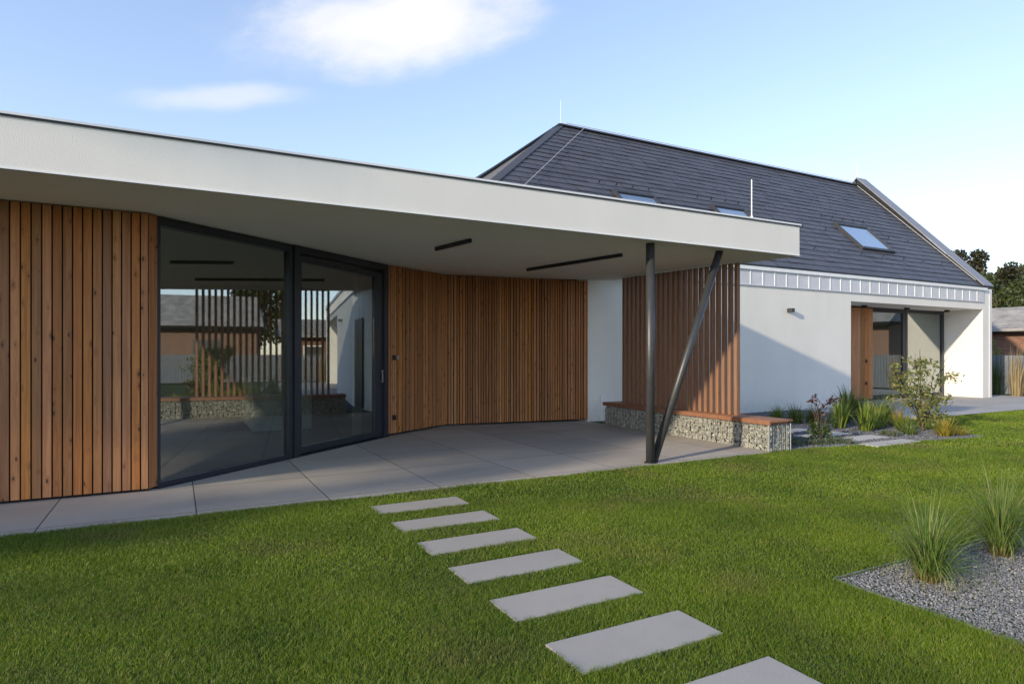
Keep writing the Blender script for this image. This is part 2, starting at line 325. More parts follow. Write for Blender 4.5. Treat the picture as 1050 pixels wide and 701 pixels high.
BSL = [(9.98, 11.2, 6.13, 6.45), (9.95, 11.25, 6.68, 7.05), (9.9, 11.1, 7.30, 7.66), (9.8, 11.0, 8.0, 8.35)]
badj = ['nearest the lawn edge', 'second from the lawn edge', 'third from the lawn edge beside the red leaved shrub', 'farthest from the lawn, close behind the gabion bench']
for i, (x0, x1, y0, y1) in enumerate(BSL):
    o = MB().box(x0, x1, y0, y1, -.03, .004).build('paving_slab', M['bedslab'], bevel=.004)
    tag(o, 'pale slab set in the planted gravel bed, ' + badj[i], 'paving slab', 'slabs laid across the planted gravel bed')
# lawn ------------------------------------------------------------------
def lawn():
    Fv = np.array([FW.x, FW.y]); Rv = np.array([RT.x, RT.y])
    def pts(t0, t1, dens):
        w = .90*t1; n = int((t1-t0)*2*w*dens); t = rng.uniform(t0, t1, n); r = rng.uniform(-w, w, n); k = abs(r) < .86*t+.4; t = t[k]; r = r[k]
        P = t[:,None]*Fv + r[:,None]*Rv
        m = ~inpoly(P, [(-14,6.57),(8.0,6.57),(8.5,6.57),(8.5,20),(-14,20)]) & ~inpoly(P, BED) & ~inpoly(P, GRV) & ~((P[:,1] > 8.28) & (P[:,0] > 8)) & (P[:,0] < 26.3)
        for x0, x1, y0, y1 in srect: m &= ~((P[:,0] > x0+.004+.008*np.sin(P[:,1]*41)) & (P[:,0] < x1-.004-.007*np.sin(P[:,1]*37)) & (P[:,1] > y0+.003+.008*np.sin(P[:,0]*33)) & (P[:,1] < y1-.003-.006*np.sin(P[:,0]*47)))
        return P[m]
    Vs = []; Fs = []; off = 0
    for t0, t1, dens, wd, hh in ((2.3, 4.2, 30000, .0024, .025), (4.2, 6.5, 17000, .0034, .025), (6.5, 10, 6000, .0058, .026), (10, 17, 2000, .011, .028), (17, 30, 350, .03, .045)):
        P = pts(t0, t1, dens); n = len(P)
        # patchy growth: height follows a few random waves
        hv = 1 + .16*np.sin(P[:,0]*3.1+P[:,1]*1.7) + .12*np.sin(P[:,0]*7.3-P[:,1]*5.1+1) + .1*np.sin(P[:,1]*11.7+P[:,0]*2.3)
        h = hh*hv*rng.uniform(.55, 1.25, n); a = rng.uniform(0, 2*np.pi, n); ln = rng.uniform(.1, 1.15, n)*h; w = wd*rng.uniform(.6, 1.3, n)
        la = rng.uniform(0, 2*np.pi, n); dx = np.cos(la)*ln; dy = np.sin(la)*ln; wx = np.cos(a)*w/2; wy = np.sin(a)*w/2; z0 = np.full(n, LZ-.01)
        b0 = np.c_[P[:,0]-wx, P[:,1]-wy, z0]; b1 = np.c_[P[:,0]+wx, P[:,1]+wy, z0]
        m0 = np.c_[P[:,0]-wx*.8+dx*.35, P[:,1]-wy*.8+dy*.35, z0+h*.6]; m1 = np.c_[P[:,0]+wx*.8+dx*.35, P[:,1]+wy*.8+dy*.35, z0+h*.6]
        tp = np.c_[P[:,0]+dx, P[:,1]+dy, z0+h]
        Vs.append(np.stack([b0, b1, m0, m1, tp], 1).reshape(-1, 3)); k = off+5*np.arange(n)[:,None]
        Fs.append(np.stack([k+[0,1,3], k+[0,3,2], k+[2,3,4]], 1).reshape(-1, 3)); off += 5*n
    o = fmesh('lawn_grass', np.concatenate(Vs), np.concatenate(Fs), 3, M['blades']); tag(o, 'short mown green lawn', 'grass', kind='stuff'); print('blades', off//5)
lawn()
# gravel ----------------------------------------------------------------
def pebbles(name, poly, dens, size, label, zb=-.02, holes=(), mat='gravel'):
    xs = [p[0] for p in poly]; ys = [p[1] for p in poly]; A = (max(xs)-min(xs))*(max(ys)-min(ys)); n = int(A*dens)
    P = np.c_[rng.uniform(min(xs), max(xs), n), rng.uniform(min(ys), max(ys), n)]; P = P[inpoly(P, poly)]
    d = P @ np.array([FW.x, FW.y]); r = P @ np.array([RT.x, RT.y]); P = P[(abs(r) < .9*d+.4)]
    for x0, x1, y0, y1 in holes: P = P[~((P[:,0] > x0) & (P[:,0] < x1) & (P[:,1] > y0) & (P[:,1] < y1))]
    n = len(P)
    oct_ = np.array([(1,0,0),(-1,0,0),(0,1,0),(0,-1,0),(0,0,1),(0,0,-1)], float); tri = np.array([(0,2,4),(2,1,4),(1,3,4),(3,0,4),(2,0,5),(1,2,5),(3,1,5),(0,3,5)])
    Vv = oct_[None]*rng.uniform(.55, 1.25, (n, 6, 1))*size/2*rng.uniform(.6, 1.35, (n, 1, 1)); q = rng.normal(size=(n, 4)); q /= np.linalg.norm(q, axis=1)[:,None]
    w, x, y, z = q.T; Rm = np.stack([1-2*(y*y+z*z), 2*(x*y-z*w), 2*(x*z+y*w), 2*(x*y+z*w), 1-2*(x*x+z*z), 2*(y*z-x*w), 2*(x*z-y*w), 2*(y*z+x*w), 1-2*(x*x+y*y)], 1).reshape(n, 3, 3)
    Vv = np.einsum('nij,nkj->nki', Rm, Vv); Vv[:,:,:2] += P[:,None,:]; Vv[:,:,2] += (zb+rng.uniform(.0, size*.55, n))[:,None]
    F_ = (tri[None]+6*np.arange(n)[:,None,None]).reshape(-1, 3)
    o = fmesh(name, Vv.reshape(-1, 3), F_, 3, M[mat]); tag(o, label, 'gravel', kind='stuff')
tag(MB().prism(GRV, -.06, -.022).build('gravel_bed', M['gravelbase']), kind='structure')
tag(MB().prism(BED, -.06, -.022).build('gravel_bed', M['gravelbase']), kind='structure')
pebbles('gravel', [(3.89,0),(7.5,0),(7.5,2.67),(3.89,2.67)], 8000, .0165, 'loose grey gravel in the bed at the lawn corner')
pebbles('gravel', [(7.5,0),(11.5,0),(11.5,2.67),(7.5,2.67)], 1800, .03, 'grey gravel farther along the lawn corner bed')
pebbles('gravel', [(8.5,6.63),(12.84,6.02),(13.08,7.2),(14.58,8.3),(14.58,11.1),(8.5,11.1)], 1500, .034, 'grey gravel of the planted bed by the house', holes=[(a-.0, b, c, d) for a, b, c, d in BSL], mat='gravel_shaded')
e = MB().bar((3.875,-2,-.045),(3.875,2.69,-.045),.005,.08).bar((3.87,2.69,-.045),(11.5,2.69,-.045),.005,.08)
tag(e.build('edging_strip', M['steel']), 'thin steel edging around the gravel bed with tall grasses', 'edging', 'steel edging strips of the gravel beds')
e = MB().bar((8.48,6.61,-.038),(12.87,5.98,-.038),.008,.08).bar((12.87,5.98,-.038),(13.1,7.2,-.038),.008,.08)
tag(e.build('edging_strip', M['steel']), 'thin steel edging along the planted bed beside the gabion bench', 'edging', 'steel edging strips of the gravel beds')
# ------------------------------------------------------------------ flat roofed pavilion
zt = lambda u: 3.435+.0024*(u+1.3)
def sz(v): return 3.0 + .022*(v-6.45)
PV = empty('flat_roof_house', (0, 8, 0), 'single storey pavilion with white flat roof canopy, larch cladding and slanted glass front', 'house')
roof_poly = [(-14,6.45),(8.5,6.45),(8.45,11.12),(4.2,12.9),(4.2,16),(-14,16)]
rf = MB().prism(roof_poly, [sz(p[1]) for p in roof_poly], [zt(p[0]) for p in roof_poly]).build('canopy_roof', M['fascia'], PV)
# underside in its own tone, 3 mm proud of the slab
inner = [(-13.99,6.462),(8.488,6.462),(8.438,11.11),(4.2,12.85),(-13.99,12.85)]
MB().add([(p[0],p[1],sz(p[1])-.003) for p in inner], [(0,4,3,2,1)]).build('soffit', M['soffit'], PV)
top = [(-14,6.45),(8.5,6.45),(8.45,11.12)]
MB().bar((-14,6.447,zt(-14)+.002),(8.5,6.447,zt(8.5)+.002),.02,.016).bar((8.498,6.46,zt(8.5)+.002),(8.45,11.12,zt(8.5)+.002),.02,.016).build('shadow_joint', M['black'], rf)
MB().bar((-14,6.50,zt(-14)+.021),(8.525,6.50,zt(8.5)+.021),.14,.022).bar((8.455,6.57,zt(8.5)+.0213),(8.40,11.12,zt(8.5)+.0213),.12,.022).build('roof_edge_trim', M['white_metal'], rf)
MB().bar((-14,6.446,3.006),(8.505,6.446,3.006),.012,.012).build('drip_edge', M['white_metal'], rf)
MB().tube([(7.85,6.8,3.47),(7.85,6.8,3.62)], .018).tube([(7.85,6.8,3.6),(7.85,6.8,4.18)], .008).build('lightning_rod', M['white_metal'], rf)
def cladding(name, A, B, z0, ztop, mat, pitch, gap, depth, jitter=0, djit=0, backz=None):
    A = Vector((*A, 0)); B = Vector((*B, 0)); d = (B-A); Ln = d.length; d.normalize(); nrm = Vector((d.y, -d.x, 0))   # outward (towards the garden)
    mb = MB(); s = 0
    while s < Ln-.01:
        w = pitch-gap+random.uniform(-jitter, jitter); e_ = min(s+w, Ln); dp = depth+random.uniform(-djit, djit)
        p0 = A+d*s; p1 = A+d*e_; q0 = p0+nrm*dp; q1 = p1+nrm*dp
        vs = [(q0.x,q0.y,z0),(q1.x,q1.y,z0),(p1.x,p1.y,z0),(p0.x,p0.y,z0)]; zt = [ztop((v[1])) for v in vs]
        mb.add(vs+[(v[0],v[1],zt[i]) for i, v in enumerate(vs)], [(0,3,2,1),(4,5,6,7),(0,1,5,4),(1,2,6,5),(2,3,7,6),(3,0,4,7)])
        s += w+gap
    o = mb.build(name, mat, PV)
    bk = MB(); n0 = A-nrm*.001; n1 = B-nrm*.001; m0 = A-nrm*.2; m1 = B-nrm*.2
    P = [(n0.x,n0.y),(n1.x,n1.y),(m1.x,m1.y),(m0.x,m0.y)]; bk.prism(P, z0-.02 if z0 > .03 else 0.001, [ztop(p[1]) for p in P]); bk.build('wall_core', M['dark'], PV)
    return o
st = lambda v: sz(v)-.012
A1 = (-.27, 7.91); cladding('timber_cladding', (-14, 7.935), A1, .03, st, M['larch'], .0865, .014, .03)
# corner board turning into the glass front
cb = MB(); P = [(-.262, 7.878), (-.185, 7.985), (-.22, 8.06), (-.262, 8.0)]; cb.prism(P, .03, [st(p[1]) for p in P]); cb.build('corner_board', M['larch'], PV)
G0 = Vector((-.19, 8.0, 0)); gd = Vector((math.cos(R(40.6)), math.sin(R(40.6)), 0)); gn = Vector((gd.y, -gd.x, 0)); GL = 4.68
def gp(s, o=0): return G0+gd*s+gn*o
G1 = gp(GL)
def gbar(mb, s0, s1, z0, z1, o0=-.10, o1=0, slope=False):
    P = [gp(s0,o0), gp(s0,o1), gp(s1,o1), gp(s1,o0)]; P2 = [(p.x, p.y) for p in P]
    return mb.prism(P2, z0 if not isinstance(z0, str) else [st(p.y)-.10 for p in P], z1 if not isinstance(z1, str) else [st(p.y) for p in P])
# px 298 -> s
sM = 2.20
fm = MB(); gbar(fm, 0, .05, 0.002, 't'); gbar(fm, sM-.07, sM, 0.002, 't'); gbar(fm, .05, sM-.07, 0.002, .06); gbar(fm, .05, sM-.07, 't', 't')
wf = fm.build('fixed_window', M['anth'], PV)
q = MB(); gbar(q, .05, sM-.07, .06, 't', -.062, -.05); q.build('pane', M['glass'], wf)
fm = MB(); gbar(fm, sM+.012, sM+.11, 0.002, 't', -.1, .025); gbar(fm, GL-.13, GL, 0.002, 't', -.1, .025); gbar(fm, sM+.11, GL-.13, 't', 't', -.1, .025)
ww = fm.build('door_frame', M['anth'], PV)
dz1 = sz(10)-.16
fd = MB(); gbar(fd, sM+.115, sM+.20, .03, dz1, -.09, -.01); gbar(fd, GL-.36, GL-.135, .03, dz1, -.09, -.01); gbar(fd, sM+.2, GL-.36, .03, .13, -.09, -.01); gbar(fd, sM+.2, GL-.36, dz1-.08, dz1, -.09, -.01)
dr = fd.build('sliding_door', M['anth'], PV)
q = MB(); gbar(q, sM+.2, GL-.36, .13, dz1-.08, -.056, -.046); q.build('pane', M['glass'], dr)
hd = MB(); a = gp(GL-.2, .03); hd.bar((a.x,a.y,.98),(a.x,a.y,1.2),.022,.012,(gn.x,gn.y,0)); hd.bar((a.x-gn.x*.025,a.y-gn.y*.025,1.0),(a.x,a.y,1.0),.014,.014); hd.bar((a.x-gn.x*.025,a.y-gn.y*.025,1.18),(a.x,a.y,1.18),.014,.014); hd.build('handle', M['steel'], dr)
sl = MB(); gbar(sl, 0, GL, -.004, .012, -.1, .05); sl.build('threshold', M['anth'], PV)
B0 = (G1.x, G1.y); C0 = (4.86, 12.0); C1 = (8.06, 11.5)
cladding('timber_cladding', B0, C0, .045, st, M['larch_fine'], .058, .013, .03, .012, .01)
cladding('timber_cladding', C0, C1, .045, st, M['larch_fine'], .062, .018, .03, .014, .012)
# soffit lights, columns, sockets
for a, b in (((3.34,8.58),(3.45,7.61)), ((5.76,10.15),(6.0,7.65))):
    za, zb_ = sz(a[1])-.03, sz(b[1])-.03
    l = MB().bar((*a, za),(*b, zb_),.045,.05).build('ceiling_light', M['black'], PV)
    MB().bar((*a, za-.027),(*b, zb_-.027),.03,.004).build('lens', plain('lamp_lens', (.05,.05,.05), .3), l)
MB().tube([(5.72,6.67,0),(5.72,6.67,sz(6.67)-.004)], .06, 24).build('column', M['column'], PV, True)
MB().tube([(5.80,6.70,-.0),(7.06,6.70,sz(6.7)-.004)], .055, 24).build('column', M['column'], PV, True)
MB().tube([(5.72,6.67,0.001),(5.72,6.67,.012)], .085, 24).build('base_plate', M['column'], PV)
bd = (Vector((*C0,0))-Vector((*B0,0))).normalized(); bn = Vector((bd.y,-bd.x,0))
for z in (1.42, .33):
    p = Vector((*B0,0))+bd*.14+bn*.045; MB().bar((p.x,p.y,z-.045),(p.x,p.y,z+.045),.075,.03,(bn.x,bn.y,0)).build('socket', M['black'], PV, bevel=.004)
p = Vector((*B0,0))+bd*.24+bn*.04; MB().bar((p.x,p.y,1.385),(p.x,p.y,1.455),.04,.02,(bn.x,bn.y,0)).build('socket', M['steel'], PV)
# room behind the glass
rm = MB()
rm.box(-.9,4.1,15.0,15.1,0,3.05).box(-7,-.9,15.0,15.1,2.8,3.05).box(-3.2,-.9,15.0,15.1,0,3.05); rm.box(-7.1,-7,8.2,9,0,3.05).box(-7.1,-7,9,14.3,2.75,3.05).box(-7.1,-7,14.3,15.1,0,3.05)
rm.add([(-7,8.15,3.0),(-.3,8.15,3.0),(4.1,12.0,3.02),(4.1,15,3.02),(-7,15,3.02)], [(0,1,2,3,4)]); rm.box(4.1,4.2,12.0,15.1,0,3.05)
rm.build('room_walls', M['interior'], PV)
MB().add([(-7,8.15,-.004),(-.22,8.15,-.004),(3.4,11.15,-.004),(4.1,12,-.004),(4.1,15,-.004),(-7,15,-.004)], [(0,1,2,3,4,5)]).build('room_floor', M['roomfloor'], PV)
def curtain(s0, s1, name_lb):
    v_ = []; f_ = []; n_ = 60
    for i in range(n_+1):
        t = i/n_; p = gp(s0+(s1-s0)*t, -.32+.035*math.sin(t*(s1-s0)*62)+.01*math.sin(t*23)); v_ += [(p.x,p.y,.03),(p.x,p.y,2.85)]
        if i: k = 2*i; f_.append((k-2,k,k+1,k-1))
    m_ = MB().add(v_, f_); o_ = m_.build('curtain', M['curtain'], None, True); so_ = o_.modifiers.new('thick', 'SOLIDIFY'); so_.thickness = .006; tag(o_, name_lb, 'curtain', 'curtains inside the sliding door')
M['curtain'] = leaf('curtain_linen', [(.55,.50,.40),(.55,.50,.40)], .3, .9)
curtain(sM+.14, sM+.42, 'pale linen curtain gathered at the left side of the glass door')
curtain(GL-.62, GL-.37, 'pale linen curtain gathered at the right side of the glass door, near the handle')
isl = empty('kitchen_island', (1.8,13.5,0), 'pale kitchen island standing in the dark room behind the tall fixed window', 'kitchen island')
MB().box(1.25,2.3,12.45,14.6,.06,.97).build('cabinet', M['island'], isl, bevel=.004); MB().box(1.22,2.33,12.42,14.63,.972,1.0).build('worktop', M['island'], isl)
MB().box(1.3,2.25,12.5,14.55,.0,.06).build('plinth', M['dark'], isl)
# ------------------------------------------------------------------ gable house
s2h = math.sqrt(.5)
HV = 11.15; EZ = 3.70; RV = 15.58; RZ = EZ+(RV-HV); UE = 24.0; UX = 24.56
HS = empty('slate_roof_house', (16, 13, 0), 'white rendered house with steep dark slate roof, zinc band and recessed glazed terrace', 'house')
lev = stucco
w = MB()
LZ0 = 2.975
w.prism([(8.06,11.5),(10.5,HV),(16.89,HV),(16.89,HV+.35),(10.5,HV+.35),(8.06,11.9)], -.05, 3.23)     # left wall
w.box(16.89,UE,HV,HV+.35,LZ0,3.23)                                                             # lintel
w.box(16.54,16.89,HV+.35,12.6,-.05,3.23)                                                       # reveal
w.box(UE,UX-.16,HV,20.25,-.05,EZ+.02)                                                          # end wall with pillar
w.box(8.5,UE,20.0,20.25,-.05,EZ); w.box(4.2,8.5,HV+.1,20.25,3.46,EZ)
w.box(16.89,18.4,12.34,12.5,0,LZ0)
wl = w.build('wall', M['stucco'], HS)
MB().add([(UE,HV-.001,3.2),(UX-.16,HV-.001,3.2),(UX-.16,HV-.001,EZ+.02),(UE,HV-.001,EZ+.02)],[(0,1,2,3)]).build('wall_corner', M['stucco'], HS)
MB().box(16.89,UE,HV+.35,12.6,LZ0+.004,LZ0+.1).build('recess_ceiling', M['stucco'], HS)
gb = MB(); gb.add([(UX-.16,HV,EZ),(UX-.16,20.25,EZ),(UX-.16,RV,RZ)],[(0,1,2)]); gb.build('gable', M['stucco'], HS)
MB().box(UX-.157,UX,HV-.012,HV+.3,-.03,EZ+.05).build('corner_trim', M['white_metal'], HS)
# narrow side door behind the screen
d = MB().box(9.25,9.32,HV-.06+.19,HV+.3,0,2.5).box(10.03,10.1,HV-.06+.12,HV+.3,0,2.5); 
dd = MB().prism([(9.2,11.32),(10.05,11.20),(10.05,11.17),(9.2,11.29)], 0.01, 2.45).build('side_door', M['anth'], HS)
MB().prism([(9.32,11.284),(9.93,11.196),(9.93,11.19),(9.32,11.278)], 0.15, 2.33).build('pane', M['black'], dd)
# zinc band with standing seams
zb = MB().box(8.5,UE+.005,HV-.03,HV+.2,3.235,EZ-.09).build('zinc_band', M['zinc'], HS)
u = 8.75
while u < UE: MB().box(u-.014,u+.014,HV-.042,HV-.03,3.24,EZ-.09).build('seam', M['white_metal'], zb); u += .449
MB().box(8.45,UE+.16,HV-.075,HV+.2,EZ-.088,EZ-.0).build('eaves_trim', M['white_metal'], HS)
MB().box(8.45,UE,HV-.04,HV-.0,3.215,3.234).build('drip_edge', M['zinc'], HS)
MB().box(8.45,UE-.08,HV-.045,HV+.12,EZ+.002,EZ+.05).build('gutter', M['black'], HS)
# slate courses
AP = (9.95, RV, RZ); HF = (4.25, HV, EZ); FF = (3.73, 11.94, EZ)
def hipu(v): return HF[0]+(AP[0]-HF[0])*(v-HV)/(RV-HV)
nc = 25; sm = MB(); sk = [(10.0,11.22,12.15,13.0), (13.45,14.65,12.15,13.02), (18.98,20.55,12.2,13.05)]
for i in range(nc):
    v0 = HV+(RV-HV)*i/nc; v1 = HV+(RV-HV)*(i+1)/nc+.03; ua = hipu(v0); ub = UE-.02; u = ua-random.uniform(0,.5)
    while u < ub:
        wd = .55+random.uniform(-.03,.03); a = max(u, ua); b = min(u+wd-.010, ub); cu = (a+b)/2; cv = (v0+v1)/2
        if b > a+.02 and not any(x0-.04 < cu < x1+.04 and y0-.02 < cv < y1+.02 for x0, x1, y0, y1 in sk):
            lo = .021+random.uniform(-.005,.006); hi = .003
            za = EZ+.05+(v0-HV); zb2 = EZ+.05+(v1-HV); aa = max(a, hipu(v1)) if a == ua else a
            sm.add([(a,v0-lo*.7,za+lo*.7),(b,v0-lo*.7,za+lo*.7),(b,v1-hi*.7,zb2+hi*.7),(aa,v1-hi*.7,zb2+hi*.7),(a,v0,za-.005),(b,v0,za-.005)], [(0,1,2,3)])
        u += wd
rfm = sm.build('roof', M['slate'], HS); tag(rfm)
ur = MB(); dz = .04
ur.add([(4.2,HV,EZ+dz),(UE,HV,EZ+dz),(UE,RV,RZ+dz),(AP[0]+.0,RV,RZ+dz),(UE,20.25,EZ+dz),(3.5,20.25,EZ+dz),(FF[0],FF[1],EZ+dz)], [(0,1,2,3),(3,2,4,5),(3,5,6)])
ur.build('roof_deck', M['slate'], HS)
ev = MB(); ev.add([(HF[0],HF[1],HF[2]+.06),(FF[0],FF[1],FF[2]+.06),(AP[0],AP[1],AP[2]+.06)], [(0,2,1)]); ev.build('hip_flank', plain('sun_grazed_flank', (.13,.128,.13), .7), HS)  # slate end face coloured paler to stand for the sun grazing it
MB().bar((FF[0],FF[1],EZ+.09),(AP[0],AP[1],RZ+.09),.08,.07).build('hip_cap', M['black'], HS)
MB().bar((HF[0]+.03,HF[1],EZ+.085),(AP[0]+.03,RV,RZ+.085),.16,.03,(0,-s2h,s2h)).build('hip_tiles', M['slate'], HS)
MB().bar((AP[0]-.05,RV,RZ+.07),(UE,RV,RZ+.07),.2,.04).build('ridge_cap', M['slate'], HS)
# verge parapet at the right gable
def on(v, off=0): return EZ+(v-HV)+off
vp = MB(); 
for (y0, y1) in ((HV-.02, RV),):
    vp.add([(UE-.02,y0,on(y0,.0)),(UE-.02,y1,on(y1,.0)),(UE-.02,y1,on(y1,.34)),(UE-.02,y0+.0,on(y0,.1)),(UX-.02,y0,on(y0,.0)),(UX-.02,y1,on(y1,.0)),(UX-.02,y1,on(y1,.34)),(UX-.02,y0,on(y0,.1))],
           [(0,1,2,3),(7,6,5,4),(0,3,7,4)])
vg = vp.build('verge_wall', M['black'], HS)
cp = MB(); cp.add([(UE-.06,HV-.06,on(HV,.07)),(UE-.06,RV,on(RV,.345)),(UX+.01,RV,on(RV,.345)),(UX+.01,HV-.06,on(HV,.07)),
   (UE-.06,HV-.06,on(HV,.11)),(UE-.06,RV,on(RV,.385)),(UX+.01,RV,on(RV,.385)),(UX+.01,HV-.06,on(HV,.11))], [(0,1,2,3),(7,6,5,4),(0,4,5,1),(3,2,6,7),(0,3,7,4),(1,5,6,2)])
cp.add([(UE-.06,20.3,on(HV,.07)),(UE-.06,RV,on(RV,.345)),(UX+.01,RV,on(RV,.345)),(UX+.01,20.3,on(HV,.07)),
   (UE-.06,20.3,on(HV,.11)),(UE-.06,RV,on(RV,.385)),(UX+.01,RV,on(RV,.385)),(UX+.01,20.3,on(HV,.11))], [(3,2,1,0),(4,5,6,7),(1,5,4,0),(7,6,2,3),(4,7,3,0)])
cp.build('coping', M['coping'], vg)
# lightning wires with holders
wr = MB().tube([(UE-.14,v,on(v,.12)) for v in (HV+.15, RV-.1)], .006, 6)
for k in range(6): v = HV+.35+k*.82; wr.bar((UE-.14,v,on(v,.04)),(UE-.14,v,on(v,.13)),.02,.03)
wr.build('lightning_wire', M['white_metal'], HS)
wr = MB().tube([(AP[0]+.2,RV,RZ+.17),(UE-.1,RV,RZ+.17)], .013, 6)
for k in range(14): x = AP[0]+.4+k*1.02; wr.bar((x,RV,RZ+.06),(x,RV,RZ+.18),.02,.02)
wr.build('lightning_wire', M['white_metal'], HS)
wr = MB().tube([(hipu(v)+.85,v-.05,on(v,.13)) for v in (HV,RV)], .006, 6); wr.build('lightning_wire', M['zinc'], HS)
MB().tube([(AP[0]+.02,RV,RZ),(AP[0]+.02,RV,RZ+.8)], [.009,.006], 6).build('lightning_rod', M['white_metal'], HS)
MB().tube([(UE,RV,RZ+.1),(UE,RV,RZ+.95)], [.010,.007], 6).build('lightning_rod', M['white_metal'], HS)
# skylights
s2 = math.sqrt(.5)
def skyl(x0, x1, v0, v1):
    def P(u, v, h): return (u, v-h*s2, on(v,.05)+h*s2)
    fr = MB(); t = .075; H_ = .09
    for a, b, c, d_ in ((x0-t,x0,v0-t,v1+t),(x1,x1+t,v0-t,v1+t),(x0,x1,v0-t,v0),(x0,x1,v1,v1+t)):
        fr.add([P(a,c,-.02),P(b,c,-.02),P(b,d_,-.02),P(a,d_,-.02),P(a,c,H_),P(b,c,H_),P(b,d_,H_),P(a,d_,H_)],[(0,3,2,1),(4,5,6,7),(0,1,5,4),(1,2,6,5),(2,3,7,6),(3,0,4,7)])
    f = fr.build('skylight', plain('skylight_frame', (.035,.036,.04), .5, 0), HS)
    MB().add([P(x0,v0,.06),P(x1,v0,.06),P(x1,v1,.06),P(x0,v1,.06)], [(0,1,2,3)]).build('pane', M['skyglass'], f)
    MB().add([P(x0,v0,.0),P(x1,v0,.0),P(x1,v1,.0),P(x0,v1,.0)], [(0,1,2,3)]).build('blind', M['zinc'], f)
for s_ in sk: skyl(*s_)
# snow hooks
hook = None
def mkhook(x, v):
    z = on(v,.06); m = MB().bar((x,v,z),(x,v-.05,z+.05),.03,.006).bar((x,v-.05,z+.05),(x,v-.03,z+.09),.03,.006)
    return m.build('snow_hook', M['black'], HS)
nhk = 0
for row, v in enumerate((11.9, 12.75)):
    x = 13.0+row*.5 if row == 0 else 9.2
    while x < 23.2 and nhk < 60:
        if not any(a-.2 < x < b+.2 and c-.15 < v < d_+.15 for a, b, c, d_ in sk): mkhook(x, v); nhk += 1
        x += 1.1
for a, b, c, d_ in sk:
    for x in np.arange(a-.3, b+.5, .55): mkhook(float(x), d_+.32)
# recess glazing
GV = 12.2
def pfr(name, x0, x1, z0, z1, t, v, dp=.08):
    return MB().box(x0,x0+t,v,v+dp,z0,z1).box(x1-t,x1,v,v+dp,z0,z1).box(x0+t,x1-t,v,v+dp,z0,z0+t).box(x0+t,x1-t,v,v+dp,z1-t,z1).build(name, M['anth'], HS)
f1 = pfr('terrace_door', 18.4, 21.62, .01, LZ0-.01, .13, 12.34); MB().box(18.53,21.49,12.38,12.388,.14,LZ0-.14).build('pane', M['glass'], f1)
f2 = pfr('terrace_window', 21.64, 23.95, .01, LZ0-.012, .11, 12.34); MB().box(21.75,23.84,12.38,12.388,.12,LZ0-.12).build('pane', M['glass'], f2)
MB().box(18.35,23.99,12.2,12.34,-.02,.008).build('threshold', M['anth'], HS)
ps = MB(); x = 18.1
while x < 19.42: ps.box(x,x+.205,12.19,12.23,.05,LZ0-.05); x += .212
pn = ps.build('sliding_shutter', M['larch'], HS)
for z in (1.25, .55): MB().box(19.2,19.27,12.165,12.19,z-.05,z+.05).build('shutter_knob', M['black'], pn)
for px_ in (18.7, 20.95, 23.3): MB().box(px_-.06,px_+.06,11.85,11.97,LZ0-.07,LZ0-.0).build('spotlight', M['black'], HS)
rb = MB().box(17,24,16,16.1,0,3.1).box(16.9,17,12.5,16.1,0,3.1).add([(17,12.45,3.05),(24,12.45,3.05),(24,16,3.05),(17,16,3.05)],[(0,1,2,3)]).build('room_walls', M['interior'], HS)
MB().add([(17,12.45,0),(24,12.45,0),(24,16,0),(17,16,0)],[(0,1,2,3)]).build('room_floor', M['roomfloor'], HS)
lp = MB().box(14.2,14.33,HV-.14,HV-.0,2.58,2.68).build('wall_lamp', M['column'], HS, bevel=.005)
MB().box(8.38,8.55,11.43,11.455,.42,.56).build('socket_cover', M['white_metal'], HS)
# ------------------------------------------------------------------ gabion bench
GB = empty('gabion_bench', (8.2, 8.5, 0), 'long bench of wire caged stones with an oiled timber seat under the canopy', 'bench')
bx0, bx1, by0, by1 = 7.96, 8.45, 6.57, 10.75
MB().box(bx0+.06,bx1-.06,by0+.06,by1-.06,-.02,.37).build('stone_core', M['dark'], GB)
def rock(c, r, sq=(1,1,1)):
    t = (1+5**.5)/2; ic = [(-1,t,0),(1,t,0),(-1,-t,0),(1,-t,0),(0,-1,t),(0,1,t),(0,-1,-t),(0,1,-t),(t,0,-1),(t,0,1),(-t,0,-1),(-t,0,1)]
    fs = [(0,11,5),(0,5,1),(0,1,7),(0,7,10),(0,10,11),(1,5,9),(5,11,4),(11,10,2),(10,7,6),(7,1,8),(3,9,4),(3,4,2),(3,2,6),(3,6,8),(3,8,9),(4,9,5),(2,4,11),(6,2,10),(8,6,7),(9,8,1)]
    m = Matrix.Rotation(random.uniform(0,6.3),3,'X') @ Matrix.Rotation(random.uniform(0,6.3),3,'Z')
    vs = []
    for p in ic:
        p = m @ Vector(p); p = p.normalized()*r*random.uniform(.75,1.2); vs.append((c[0]+p.x*sq[0], c[1]+p.y*sq[1], c[2]+p.z*sq[2]))
    return vs, fs
gs = MB()
y = by0+.02
while y < by1-.02:
    z = .015
    while z < .38:
        r = random.uniform(.021,.038); gs.add(*rock((bx0+.045+random.uniform(-.008,.01), y+random.uniform(-.015,.015), z+random.uniform(-.012,.012)), r, (.7,.9,1.15)))
        gs.add(*rock((bx1-.045, y, z), r, (.7,1,1))) if random.random() < .8 else None
        z += r*1.45
    y += .046
for yy in (by0+.045, by1-.045):
    x = bx0+.03
    while x < bx1-.02:
        z = .015
        while z < .38:
            r = random.uniform(.021,.038); gs.add(*rock((x, yy, z), r, (.9,.7,1.15))); z += r*1.45
        x += .046
